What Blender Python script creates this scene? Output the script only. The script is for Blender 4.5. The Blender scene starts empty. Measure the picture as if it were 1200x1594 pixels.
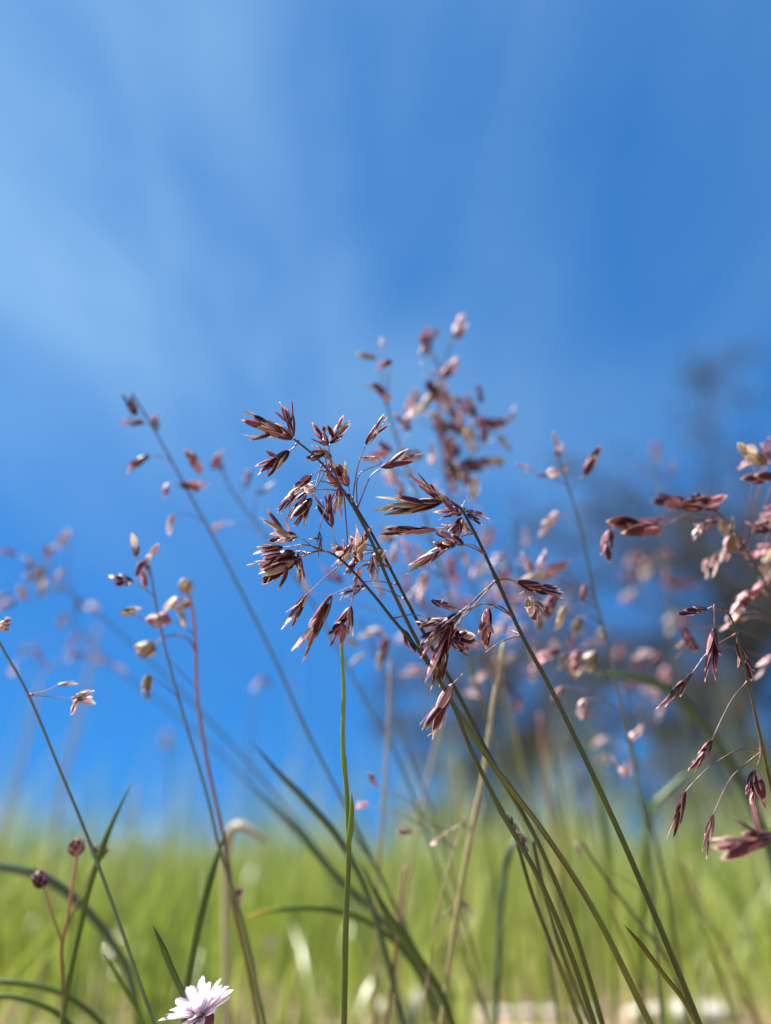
import bpy, math, random
from mathutils import Vector, Matrix, noise as mnoise
R = math.radians
rng = random.Random(7)

# ------------------------------------------------------------------ camera, sky, sun, exposure
scn = bpy.context.scene
PITCH, CAMZ, FPX, FOCUS = R(30), 0.06, 1594 * 26 / 36, 0.12
cam_d = bpy.data.cameras.new('camera')
cam_d.sensor_fit = 'VERTICAL'; cam_d.sensor_height = 36; cam_d.lens = 26
cam_d.clip_start = 0.005; cam_d.clip_end = 2000
cam_d.dof.use_dof = True; cam_d.dof.focus_distance = FOCUS
cam_d.dof.aperture_fstop = 26 / 4.5; cam_d.dof.aperture_blades = 0
cam = bpy.data.objects.new('camera', cam_d); scn.collection.objects.link(cam)
cam.location = (0, 0, CAMZ); cam.rotation_euler = (math.pi / 2 + PITCH, 0, 0)
scn.camera = cam

SUN_EL, SUN_AZ = 54, 84            # azimuth: degrees to the left of straight ahead (+Y)
world = bpy.data.worlds.new('World'); scn.world = world; world.use_nodes = True
wt = world.node_tree; wt.nodes.clear(); WL = wt.links.new
sky = wt.nodes.new('ShaderNodeTexSky'); sky.sky_type = 'NISHITA'; sky.sun_disc = False
sky.sun_elevation = R(SUN_EL); sky.sun_rotation = R(-SUN_AZ)
sky.altitude = 1500; sky.air_density = 1.0; sky.dust_density = 0.15; sky.ozone_density = 2.2
def wcol(op, c, v):
    n = wt.nodes.new('ShaderNodeVectorMath'); n.operation = op; WL(c, n.inputs[0]); n.inputs[1].default_value = v; return n.outputs[0]
gm = wt.nodes.new('ShaderNodeGamma'); gm.inputs['Gamma'].default_value = 0.45
WL(wcol('MULTIPLY', sky.outputs[0], (0.1, 0.1, 0.1)), gm.inputs['Color'])
blue = wcol('MULTIPLY', gm.outputs[0], (0.46, 2.13, 4.69))      # one even white balance for the whole sky
# thin cirrus: noise on the sky's own direction, projected on a high flat layer
tc = wt.nodes.new('ShaderNodeTexCoord')
sep = wt.nodes.new('ShaderNodeSeparateXYZ'); WL(tc.outputs['Generated'], sep.inputs[0])
def wmath(op, a, b=None):
    n = wt.nodes.new('ShaderNodeMath'); n.operation = op
    for i, v in enumerate((a, b)):
        if v is None: continue
        if isinstance(v, (int, float)): n.inputs[i].default_value = v
        else: WL(v, n.inputs[i])
    return n.outputs[0]
zc = wmath('ADD', wmath('MAXIMUM', sep.outputs['Z'], 0.0), 0.25)
cmb = wt.nodes.new('ShaderNodeCombineXYZ')
WL(wmath('DIVIDE', sep.outputs['X'], zc), cmb.inputs[0]); WL(wmath('DIVIDE', sep.outputs['Y'], zc), cmb.inputs[1])
def cirrus(scale, sx, sy, rot, loc, lo, hi, dist):
    mp = wt.nodes.new('ShaderNodeMapping'); mp.inputs['Scale'].default_value = (sx, sy, 1)
    mp.inputs['Rotation'].default_value = (0, 0, R(rot)); mp.inputs['Location'].default_value = loc
    WL(cmb.outputs[0], mp.inputs['Vector'])
    n = wt.nodes.new('ShaderNodeTexNoise'); n.inputs['Scale'].default_value = scale
    n.inputs['Detail'].default_value = 5; n.inputs['Roughness'].default_value = 0.5; n.inputs['Distortion'].default_value = dist
    WL(mp.outputs[0], n.inputs['Vector'])
    mr = wt.nodes.new('ShaderNodeMapRange'); mr.interpolation_type = 'SMOOTHSTEP'
    mr.inputs['From Min'].default_value = lo; mr.inputs['From Max'].default_value = hi
    WL(n.outputs[0], mr.inputs['Value']); return mr.outputs[0]
c_big = cirrus(1.0, 1.0, 0.75, 8, (6.0, 5.1, 0), 0.30, 0.74, 0.2)
c_str = cirrus(2.2, 1.3, 0.5, -24, (1.9, 2.2, 0), 0.34, 0.70, 0.7)
c_fib = cirrus(5.0, 1.6, 0.36, -14, (4.1, 0.6, 0), 0.34, 0.70, 0.9)
c_tex = wmath('ADD', wmath('MULTIPLY', c_str, 0.10), wmath('MULTIPLY', c_fib, 0.10))
fade = wt.nodes.new('ShaderNodeMapRange'); fade.interpolation_type = 'SMOOTHSTEP'      # the veil is high up, the low sky is clear all round
fade.inputs['From Min'].default_value = 0.22; fade.inputs['From Max'].default_value = 0.72; WL(sep.outputs['Z'], fade.inputs['Value'])
cf = wmath('MULTIPLY', wmath('ADD', wmath('MULTIPLY', c_big, wmath('ADD', c_tex, 0.21)), wmath('MULTIPLY', c_str, 0.10)), fade.outputs[0])
cm = wt.nodes.new('ShaderNodeMixRGB'); WL(cf, cm.inputs[0]); WL(blue, cm.inputs[1])
cm.inputs[2].default_value = (2.4, 3.9, 4.9, 1)
bg = wt.nodes.new('ShaderNodeBackground'); bg.inputs['Strength'].default_value = 0.075
WL(cm.outputs[0], bg.inputs['Color'])
wo = wt.nodes.new('ShaderNodeOutputWorld'); WL(bg.outputs[0], wo.inputs[0])

sun_d = bpy.data.lights.new('sun', 'SUN'); sun_d.energy = 5.0; sun_d.angle = R(0.5); sun_d.color = (1, 0.95, 0.87)
sun = bpy.data.objects.new('sun', sun_d); scn.collection.objects.link(sun)
SUNDIR = Vector((-math.cos(R(SUN_EL)) * math.sin(R(SUN_AZ)), math.cos(R(SUN_EL)) * math.cos(R(SUN_AZ)), math.sin(R(SUN_EL))))
sun.rotation_euler = (-SUNDIR).to_track_quat('-Z', 'Y').to_euler(); sun.location = (-3, -2, 5)
scn.view_settings.view_transform = 'Standard'; scn.view_settings.look = 'None'
scn.view_settings.exposure = 1.62; scn.view_settings.gamma = 1.0; scn.view_settings.use_curve_mapping = False
scn.render.engine = 'CYCLES'; scn.cycles.use_denoising = True
scn.cycles.max_bounces = 8; scn.cycles.transparent_max_bounces = 8

# ------------------------------------------------------------------ helpers
COL = scn.collection
FWD = Vector((0, math.cos(PITCH), math.sin(PITCH))); UP = Vector((0, -math.sin(PITCH), math.cos(PITCH))); RIGHT = Vector((1, 0, 0))
CAM = Vector((0, 0, CAMZ))
def at(px, py, d):                      # a point of the place: where it is seen and how deep it stands
    return CAM + FWD * d + RIGHT * ((px - 600) / FPX * d) - UP * ((py - 797) / FPX * d)
def ground_z(x, y):
    yy = max(y, -3.0)
    s = 7.0
    z = 0.07 * (yy if yy < s else s + 2.5 * (1 - math.exp(-(yy - s) / 2.5)))
    return z + 0.006 * mnoise.noise(Vector((x * 3.1, y * 3.1, 0.3))) * min(1, max(0.2, y)) 
def tagging(o, label, cat, group=None, kind=None):
    o['label'] = label
    if cat: o['category'] = cat
    if group: o['group'] = group
    o['kind'] = kind or 'thing'
    return o
def link(name, data, parent=None, mat=None):
    o = bpy.data.objects.new(name, data); COL.objects.link(o)
    if parent is not None: o.parent = parent
    if mat is not None and data is not None and not data.materials: data.materials.append(mat)
    return o
class MB:
    def __init__(s): s.v = []; s.f = []; s.uv = []; s.r = []
    def grid(s, rows, closed=False, rnd=0.5, us=None):
        n0 = len(s.v); nr = len(rows); nc = len(rows[0])
        for row in rows: s.v.extend(row)
        cc = nc if closed else nc - 1
        for i in range(nr - 1):
            for j in range(cc):
                j2 = (j + 1) % nc
                s.f.append((n0 + i * nc + j, n0 + i * nc + j2, n0 + (i + 1) * nc + j2, n0 + (i + 1) * nc + j))
                u0 = us[i] if us else i / (nr - 1); u1 = us[i + 1] if us else (i + 1) / (nr - 1)
                s.uv.extend([(u0, j / cc), (u0, (j + 1) / cc), (u1, (j + 1) / cc), (u1, j / cc)])
                s.r.extend([(rnd, 0)] * 4)
    def mesh(s, name, mat, smooth=True):
        me = bpy.data.meshes.new(name); me.from_pydata([tuple(p) for p in s.v], [], s.f)
        l = me.uv_layers.new(name='UVMap'); l.data.foreach_set('uv', [c for p in s.uv for c in p])
        l2 = me.uv_layers.new(name='rnd'); l2.data.foreach_set('uv', [c for p in s.r for c in p])
        me.polygons.foreach_set('use_smooth', [smooth] * len(me.polygons)); me.update()
        if mat: me.materials.append(mat)
        return me
def spline(pts, n):                     # Catmull-Rom through Vectors, n samples
    P = [pts[0] * 2 - pts[1]] + list(pts) + [pts[-1] * 2 - pts[-2]]
    out = []; m = len(pts) - 1
    for k in range(n):
        t = k / (n - 1) * m; i = min(int(t), m - 1); f = t - i
        a, b, c, d = P[i], P[i + 1], P[i + 2], P[i + 3]
        out.append(0.5 * (2 * b + (c - a) * f + (2 * a - 5 * b + 4 * c - d) * f * f + (3 * b - a - 3 * c + d) * f ** 3))
    return out
def tube(mb, pts, rad, sides=7, rnd=0.5, cap=True):
    rows = []; n = len(pts); up = Vector((0.3, -1, 0.2)).normalized()
    ids = []
    for i, p in enumerate(pts):
        t = (pts[min(i + 1, n - 1)] - pts[max(i - 1, 0)])
        if t.length < 1e-9: t = Vector((0, 0, 1))
        t.normalize(); up = (up - t * up.dot(t))
        if up.length < 1e-6: up = t.orthogonal()
        up.normalize(); b = t.cross(up); r = rad[i] if isinstance(rad, (list, tuple)) else rad
        rows.append([p + (up * math.cos(a) + b * math.sin(a)) * r for a in [2 * math.pi * j / sides for j in range(sides)]])
    if cap:
        rows.insert(0, [pts[0]] * sides); rows.append([pts[-1]] * sides)
    mb.grid(rows, True, rnd, [0] + [i / (n - 1) for i in range(n)] + [1] if cap else None)

# ------------------------------------------------------------------ materials
def newmat(name):
    m = bpy.data.materials.new(name); m.use_nodes = True; nt = m.node_tree; nt.nodes.clear(); return m, nt
class N:
    def __init__(s, nt): s.nt = nt; s.L = nt.links.new
    def node(s, t, **kw):
        n = s.nt.nodes.new(t)
        for k, v in kw.items(): setattr(n, k, v)
        return n
    def setin(s, n, i, v):
        if v is None: return
        if hasattr(v, 'is_linked') or hasattr(v, 'links'): s.L(v, n.inputs[i])
        else: n.inputs[i].default_value = v
    def math(s, op, a, b=None, c=None):
        n = s.node('ShaderNodeMath', operation=op)
        for i, v in enumerate((a, b, c)): s.setin(n, i, v)
        return n.outputs[0]
    def mix(s, f, a, b, blend='MIX'):
        n = s.node('ShaderNodeMixRGB', blend_type=blend)
        for i, v in enumerate((f, a, b)):
            if isinstance(v, tuple) and len(v) == 3: v = (*v, 1)
            s.setin(n, i, v)
        return n.outputs[0]
    def ramp(s, f, stops):
        n = s.node('ShaderNodeValToRGB'); e = n.color_ramp.elements
        while len(e) < len(stops): e.new(0.5)
        for k, (p, c) in enumerate(stops): e[k].position = p; e[k].color = (*c, 1) if len(c) == 3 else c
        s.setin(n, 0, f); return n.outputs[0]
    def rng(s, v, a, b, c=0.0, d=1.0, smooth=True):
        n = s.node('ShaderNodeMapRange'); n.interpolation_type = 'SMOOTHSTEP' if smooth else 'LINEAR'
        for i, x in enumerate((v, a, b, c, d)): s.setin(n, i, x)
        return n.outputs[0]
    def uv(s, name='UVMap'):
        n = s.node('ShaderNodeUVMap', uv_map=name); q = s.node('ShaderNodeSeparateXYZ'); s.L(n.outputs[0], q.inputs[0])
        return q.outputs[0], q.outputs[1]
    def noise(s, vec, scale, detail=3, rough=0.55):
        n = s.node('ShaderNodeTexNoise'); n.inputs['Scale'].default_value = scale
        n.inputs['Detail'].default_value = detail; n.inputs['Roughness'].default_value = rough
        if vec is not None: s.L(vec, n.inputs['Vector'])
        return n.outputs[0]
    def vec(s, x, y, z=0.0):
        n = s.node('ShaderNodeCombineXYZ')
        for i, v in enumerate((x, y, z)): s.setin(n, i, v)
        return n.outputs[0]
    def finish(s, col, rough=0.5, transl=0.0, tcol=None, spec=0.5, bump=None, bstr=0.3, bdist=0.0002, sheen=0):
        p = s.node('ShaderNodeBsdfPrincipled'); s.setin(p, 'Base Color', (*col, 1) if isinstance(col, tuple) else col)
        s.setin(p, 'Roughness', rough); p.inputs['Specular IOR Level'].default_value = spec
        if bump is not None:
            b = s.node('ShaderNodeBump'); b.inputs['Strength'].default_value = bstr; b.inputs['Distance'].default_value = bdist
            s.L(bump, b.inputs['Height']); s.L(b.outputs[0], p.inputs['Normal'])
        out = s.node('ShaderNodeOutputMaterial')
        if transl > 0:
            t = s.node('ShaderNodeBsdfTranslucent'); s.setin(t, 0, tcol if tcol is not None else ((*col, 1) if isinstance(col, tuple) else col))
            m = s.node('ShaderNodeMixShader'); m.inputs[0].default_value = transl
            s.L(p.outputs[0], m.inputs[1]); s.L(t.outputs[0], m.inputs[2]); s.L(m.outputs[0], out.inputs[0])
        else: s.L(p.outputs[0], out.inputs[0])

def bract_material(name, dark, mid, tan, cream, margin, lightness):
    m, nt = newmat(name); g = N(nt)
    u, v = g.uv(); r, _ = g.uv('rnd')
    oi = g.node('ShaderNodeObjectInfo')
    rr = g.math('FRACT', g.math('ADD', oi.outputs['Random'], r))
    streak = g.noise(g.vec(g.math('MULTIPLY', u, 1.6), g.math('MULTIPLY', v, 11.0), g.math('MULTIPLY', rr, 40.0)), 1.0, 4, 0.6)
    blot = g.noise(g.vec(g.math('MULTIPLY', u, 3.5), g.math('MULTIPLY', v, 2.0), g.math('MULTIPLY', rr, 77.0)), 1.0, 3)
    body = g.mix(g.rng(streak, 0.35, 0.68), dark, mid)
    body = g.mix(g.math('MULTIPLY', g.rng(blot, 0.56, 0.74), 0.3), body, tan)
    uu = g.math('ADD', u, g.math('MULTIPLY', g.math('SUBTRACT', blot, 0.5), 0.35))
    body = g.mix(g.rng(uu, 0.70, 0.90), body, tan)
    body = g.mix(g.rng(uu, 0.79, 0.93), body, cream)
    edge = g.math('MULTIPLY', g.math('ABSOLUTE', g.math('SUBTRACT', v, 0.5)), 2.0)
    edge = g.math('ADD', edge, g.math('MULTIPLY', g.math('SUBTRACT', streak, 0.5), 0.35))
    body = g.mix(g.math('MULTIPLY', g.rng(edge, 0.68, 0.92), g.rng(u, 0.1, 0.5)), body, margin)
    body = g.mix(g.math('ADD', g.math('MULTIPLY', rr, lightness), g.math('MULTIPLY', g.rng(rr, 0.74, 0.95), g.rng(streak, 0.35, 0.6, 0.25, 0.75))), body, margin)
    hsv = g.node('ShaderNodeHueSaturation'); g.setin(hsv, 'Value', g.rng(rr, 0, 0.7, 0.5, 1.3, False)); g.L(body, hsv.inputs['Color'])
    ridges = g.math('SINE', g.math('MULTIPLY', v, 38.0))
    g.finish(hsv.outputs[0], g.rng(streak, 0.3, 0.7, 0.34, 0.52), 0.2, g.mix(0.15, hsv.outputs[0], margin), 0.28,
             g.math('ADD', ridges, g.math('MULTIPLY', streak, 1.5)), 0.2, 0.00005)
    return m
M_PURPLE = bract_material('purple_bract', (0.009, 0.0015, 0.003), (0.085, 0.010, 0.020), (0.15, 0.045, 0.022), (0.80, 0.60, 0.36), (0.46, 0.19, 0.23), 0.0)
M_ROSE = bract_material('rose_bract', (0.03, 0.004, 0.008), (0.17, 0.028, 0.044), (0.25, 0.085, 0.042), (0.85, 0.70, 0.52), (0.66, 0.35, 0.39), 0.05)
M_PALE = bract_material('pale_bract', (0.18, 0.055, 0.065), (0.46, 0.22, 0.24), (0.60, 0.42, 0.27), (0.9, 0.83, 0.73), (0.84, 0.70, 0.70), 0.4)
M_STRAW = bract_material('straw_bract', (0.10, 0.055, 0.025), (0.28, 0.18, 0.09), (0.40, 0.27, 0.13), (0.80, 0.72, 0.58), (0.62, 0.52, 0.40), 0.3)
M_BLACK = bract_material('dark_plum_bract', (0.008, 0.003, 0.008), (0.065, 0.014, 0.03), (0.16, 0.06, 0.035), (0.86, 0.70, 0.46), (0.36, 0.17, 0.23), 0.0)
STY = {'p': M_PURPLE, 'r': M_ROSE, 'w': M_PALE, 's': M_STRAW, 'b': M_BLACK}

def stem_material(name, low, high, split=0.6, rough=0.35, alt=None):
    m, nt = newmat(name); g = N(nt); u, v = g.uv(); oi = g.node('ShaderNodeObjectInfo')
    n1 = g.noise(g.vec(g.math('MULTIPLY', u, 9.0), g.math('MULTIPLY', v, 3.0), g.math('MULTIPLY', oi.outputs['Random'], 30)), 1.0, 4)
    n2 = g.noise(g.vec(g.math('MULTIPLY', u, 30.0), g.math('MULTIPLY', v, 14.0), 0.0), 1.0, 3)
    c = g.mix(g.rng(g.math('ADD', u, g.math('MULTIPLY', g.math('SUBTRACT', n1, 0.5), 0.5)), split - 0.3, split + 0.3), low, high)
    if alt: c = g.mix(g.math('MULTIPLY', g.rng(n1, 0.48, 0.66), 0.7), c, alt)
    c = g.mix(g.math('MULTIPLY', g.rng(n2, 0.45, 0.7), 0.6), c, (1.7, 1.6, 1.5), 'MULTIPLY')
    g.finish(c, g.rng(n2, 0.3, 0.7, rough - 0.08, rough + 0.15), 0, None, 0.5, n2, 0.3, 0.0001)
    return m
M_CULM = stem_material('dark_green_culm', (0.055, 0.082, 0.011), (0.009, 0.015, 0.008), 0.42, 0.3, (0.030, 0.028, 0.012))
M_OLIVE = stem_material('olive_culm', (0.125, 0.155, 0.014), (0.026, 0.040, 0.015), 0.45, 0.32, (0.055, 0.026, 0.017))
M_GREEN = stem_material('bright_green_culm', (0.06, 0.10, 0.018), (0.17, 0.26, 0.02), 0.55, 0.3)
M_BLUEGREEN = stem_material('blue_green_culm', (0.10, 0.15, 0.07), (0.10, 0.14, 0.12), 0.5, 0.4)
M_STRAWSTEM = stem_material('straw_stem', (0.30, 0.26, 0.13), (0.42, 0.36, 0.24), 0.5, 0.5, (0.22, 0.27, 0.09))
M_RED = stem_material('red_brown_stem', (0.15, 0.085, 0.04), (0.36, 0.16, 0.15), 0.6, 0.42)
M_TWIG = stem_material('fine_branch', (0.10, 0.05, 0.045), (0.30, 0.20, 0.19), 0.6, 0.3)
M_NODE = stem_material('purple_node', (0.20, 0.05, 0.03), (0.26, 0.08, 0.06), 0.5, 0.35)

def blade_material(name, c0, c1, tip=None, dry=0.0):
    m, nt = newmat(name); g = N(nt); u, v = g.uv(); r, _ = g.uv('rnd')
    vein = g.math('SINE', g.math('MULTIPLY', v, 60.0))
    n = g.noise(g.vec(g.math('MULTIPLY', u, 5.0), g.math('MULTIPLY', v, 2.0), g.math('MULTIPLY', r, 50.0)), 1.0, 4)
    c = g.mix(g.rng(n, 0.3, 0.7), c0, c1)
    if tip: c = g.mix(g.rng(g.math('ADD', u, g.math('MULTIPLY', g.math('SUBTRACT', n, 0.5), 0.3)), 0.84, 0.97), c, tip)
    c = g.mix(g.math('MULTIPLY', g.rng(vein, 0.2, 1.0), 0.25), c, tuple(x * 0.55 for x in c0))
    g.finish(c, 0.36, 0.32, g.mix(0.5, c, (c1[0] * 1.3, c1[1] * 1.35, c1[2] * 0.6)), 0.5, vein, 0.3, 0.0001)
    return m
M_BLADE = blade_material('green_blade', (0.06, 0.115, 0.022), (0.12, 0.19, 0.03))
M_BLADE_BLUE = blade_material('blue_green_blade', (0.07, 0.13, 0.075), (0.12, 0.19, 0.11))
M_BLADE_TIP = blade_material('tipped_blade', (0.09, 0.17, 0.02), (0.14, 0.22, 0.03), (0.62, 0.28, 0.03))
M_BLADE_DRY = blade_material('dry_blade', (0.22, 0.24, 0.015), (0.16, 0.075, 0.015), (0.05, 0.07, 0.03))
M_BLADE_STRAW = blade_material('straw_blade', (0.42, 0.38, 0.26), (0.52, 0.47, 0.34))
M_BLADE_LIME = blade_material('lime_blade', (0.15, 0.22, 0.03), (0.20, 0.28, 0.04))

def meadow_material():
    m, nt = newmat('meadow_grass'); g = N(nt); u, v = g.uv(); r, _ = g.uv('rnd')
    c = g.ramp(r, [(0, (0.07, 0.13, 0.022)), (0.3, (0.14, 0.21, 0.03)), (0.58, (0.24, 0.30, 0.05)), (0.8, (0.36, 0.37, 0.11)), (0.93, (0.50, 0.46, 0.28)), (1, (0.62, 0.58, 0.45))])
    g.finish(c, 0.33, 0.4, g.mix(0.5, c, (0.34, 0.40, 0.05)), 0.5)
    return m
M_MEADOW = meadow_material()
def ground_material():
    m, nt = newmat('soil_and_turf'); g = N(nt); t = g.node('ShaderNodeTexCoord')
    n1 = g.noise(t.outputs['Object'], 2.2, 5); n2 = g.noise(t.outputs['Object'], 45, 6, 0.7)
    soil = g.mix(g.rng(n2, 0.35, 0.7), (0.15, 0.10, 0.055), (0.36, 0.28, 0.17))
    turf = g.mix(g.rng(n2, 0.35, 0.7), (0.09, 0.14, 0.03), (0.20, 0.25, 0.07))
    q = g.node('ShaderNodeSeparateXYZ'); g.L(t.outputs['Object'], q.inputs[0])
    f = g.math('ADD', g.rng(q.outputs[1], 0.6, 2.0), g.math('MULTIPLY', g.math('SUBTRACT', n1, 0.5), 1.2))
    g.finish(g.mix(g.rng(f, 0.2, 0.8), soil, turf), 0.9, 0, None, 0.2, n2, 0.7, 0.01)
    return m
M_GROUND = ground_material()
def simple_material(name, c0, c1, scale, rough=0.7, transl=0.0, bdist=0.0005, detail=5):
    m, nt = newmat(name); g = N(nt); t = g.node('ShaderNodeTexCoord')
    n1 = g.noise(t.outputs['Object'], scale, detail, 0.6)
    g.finish(g.mix(g.rng(n1, 0.3, 0.7), c0, c1), rough, transl, None, 0.4, n1, 0.5, bdist)
    return m
M_STONE = simple_material('pale_stone', (0.28, 0.26, 0.21), (0.52, 0.49, 0.42), 90, 0.85, 0, 0.002)
M_BARK = simple_material('tree_bark', (0.05, 0.042, 0.036), (0.12, 0.10, 0.085), 6, 0.9, 0, 0.03)
M_LEAF = simple_material('tree_leaf', (0.028, 0.020, 0.017), (0.07, 0.05, 0.04), 1.2, 0.6, 0.15, 0.01)
M_BUD = simple_material('brown_bud', (0.07, 0.028, 0.022), (0.24, 0.10, 0.075), 900, 0.5)
M_TANBUD = simple_material('tan_bud', (0.22, 0.11, 0.045), (0.46, 0.28, 0.14), 900, 0.55)
M_PETAL = simple_material('pale_pink_petal', (0.72, 0.58, 0.66), (0.84, 0.74, 0.79), 500, 0.45, 0.25, 0.0001)
M_PETALBUD = simple_material('pink_bud_bract', (0.30, 0.10, 0.09), (0.55, 0.28, 0.24), 700, 0.45, 0.1)
M_MAROON = simple_material('maroon_bract', (0.07, 0.012, 0.018), (0.17, 0.035, 0.045), 700, 0.4)
M_ANTHER = simple_material('yellow_anther', (0.50, 0.30, 0.08), (0.72, 0.50, 0.20), 2500, 0.6, 0.15, 0.00005)
M_ANTHERP = simple_material('pink_anther', (0.52, 0.30, 0.28), (0.80, 0.64, 0.52), 2500, 0.6, 0.15, 0.00005)

# ------------------------------------------------------------------ ground
gb = MB(); ys = []; y = -4.0
while y < 1.0: ys.append(y); y += 0.1 if y > -0.3 else 0.5
while y < 900: ys.append(y); y *= 1.09
xs = []; x = 0.0
while x < 900: xs.append(x); x = x * 1.12 + 0.08
xs = [-q for q in xs[:0:-1]] + xs
gb.grid([[Vector((x, y, ground_z(x, y))) for x in xs] for y in ys])
for k in range(0): pass
ground = link('ground', gb.mesh('ground', M_GROUND)); ground['kind'] = 'structure'
tagging(ground, 'grassy hillside soil rising gently away behind the stalks', None, None, 'structure')

# ------------------------------------------------------------------ far trees
def make_tree(label, px, depth, height, spread, seed, side_bias, n_limb, leaf_n, low):
    rg = random.Random(seed)
    b0 = at(px, 1350, depth); bx, by = b0.x, b0.y; bz = ground_z(bx, by) - 0.1
    root = link('tree', None); root.location = (bx, by, bz)
    tagging(root, label, 'tree', 'dark trees behind the meadow')
    tr = [Vector((0, 0, 0))]; 
    for k in range(1, 9): tr.append(Vector((rg.uniform(-.25, .25) * k / 4, rg.uniform(-.25, .25) * k / 4, height * 0.92 * k / 8)))
    P = spline(tr, 26); mb = MB(); tube(mb, P, [0.30 * (1 - 0.9 * i / 25) * height / 9 + .02 for i in range(26)], 10)
    link('trunk', mb.mesh('trunk', M_BARK), root)
    tips = []
    for k in range(n_limb):
        f = low + (0.97 - low) * (k + rg.random() * .6) / n_limb
        p0 = P[min(25, int(f * 25))]; a = k * 2.4 + rg.uniform(-.5, .5)
        reach = spread * (math.sin(math.pi * min(1, 0.25 + 0.75 * (1 - f))) ** .6) * rg.uniform(.65, 1.1)
        dx = math.cos(a) + side_bias; dy = math.sin(a)
        rise = rg.uniform(.05, .75) * reach * (0.35 + f)
        L = [p0, p0 + Vector((dx * reach * .35, dy * reach * .35, rise * .45 + .1)), p0 + Vector((dx * reach * .7, dy * reach * .7, rise * .8 + rg.uniform(-.3, .3))), p0 + Vector((dx * reach, dy * reach, rise + rg.uniform(-.3, .3)))]
        Q = spline(L, 14); lm = MB(); r0 = 0.10 * height / 9 * (1.15 - f)
        tube(lm, Q, [r0 * (1 - .85 * i / 13) + .008 for i in range(14)], 6)
        for j in range(3, 14):
            for w in range(4):
                d = Vector((rg.gauss(0, 1) + dx * .5, rg.gauss(0, 1) + dy * .5, rg.gauss(.25, .9))); d.normalize()
                l = rg.uniform(.4, 1.35) * spread / 4.5
                s0 = Q[j]; s1 = s0 + d * l * .55 + Vector((0, 0, rg.uniform(-.1, .1))); s2 = s0 + d * l
                tube(lm, [s0, s1, s2], [.016, .011, .005], 4, .5, False)
                tips.append((s0, s1, s2))
                for e_ in range(4):
                    t0 = s0.lerp(s2, rg.uniform(.3, 1)); d2 = (d + Vector((rg.gauss(0, .8), rg.gauss(0, .8), rg.gauss(0, .8)))).normalized()
                    t1 = t0 + d2 * rg.uniform(.2, .55); tube(lm, [t0, t1], [.009, .005], 3, .5, False); tips.append((t0, t0.lerp(t1, .5), t1))
        link('limb', lm.mesh('limb', M_BARK), root)
    cb = MB()
    for k in range(leaf_n):
        s0, s1, s2 = tips[int(len(tips) * rg.random())]; t = rg.random() ** .6
        if mnoise.noise(s0 * .8 + Vector((seed, 0, 0))) < -.02: continue      # leafy sprays with open gaps between
        c = s0.lerp(s2, t) + Vector((rg.gauss(0, .10), rg.gauss(0, .10), rg.gauss(0, .09)))
        d = Vector((rg.gauss(0, 1), rg.gauss(0, 1), rg.gauss(0, .7))).normalized(); e = d.orthogonal().normalized()
        e.rotate(Matrix.Rotation(rg.uniform(0, 6.28), 3, d)); l = rg.uniform(.03, .07); w = l * .5
        n0 = len(cb.v); cb.v += [c - d * l, c + e * w, c + d * l, c - e * w]; cb.f.append((n0, n0 + 1, n0 + 2, n0 + 3))
        cb.uv += [(0, .5), (.5, 1), (1, .5), (.5, 0)]; cb.r += [(rg.random(), 0)] * 4
    link('crown', cb.mesh('crown', M_LEAF, False), root)
make_tree('tall dark spreading tree beyond the meadow, its crown cut by the right edge', 1225, 15, 8.5, 4.6, 5, -0.16, 50, 60000, .03)
make_tree('lower dark open-branched tree beyond the meadow, below the crossing stalks', 800, 19, 7.0, 3.4, 12, 0.0, 34, 30000, .05)

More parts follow.
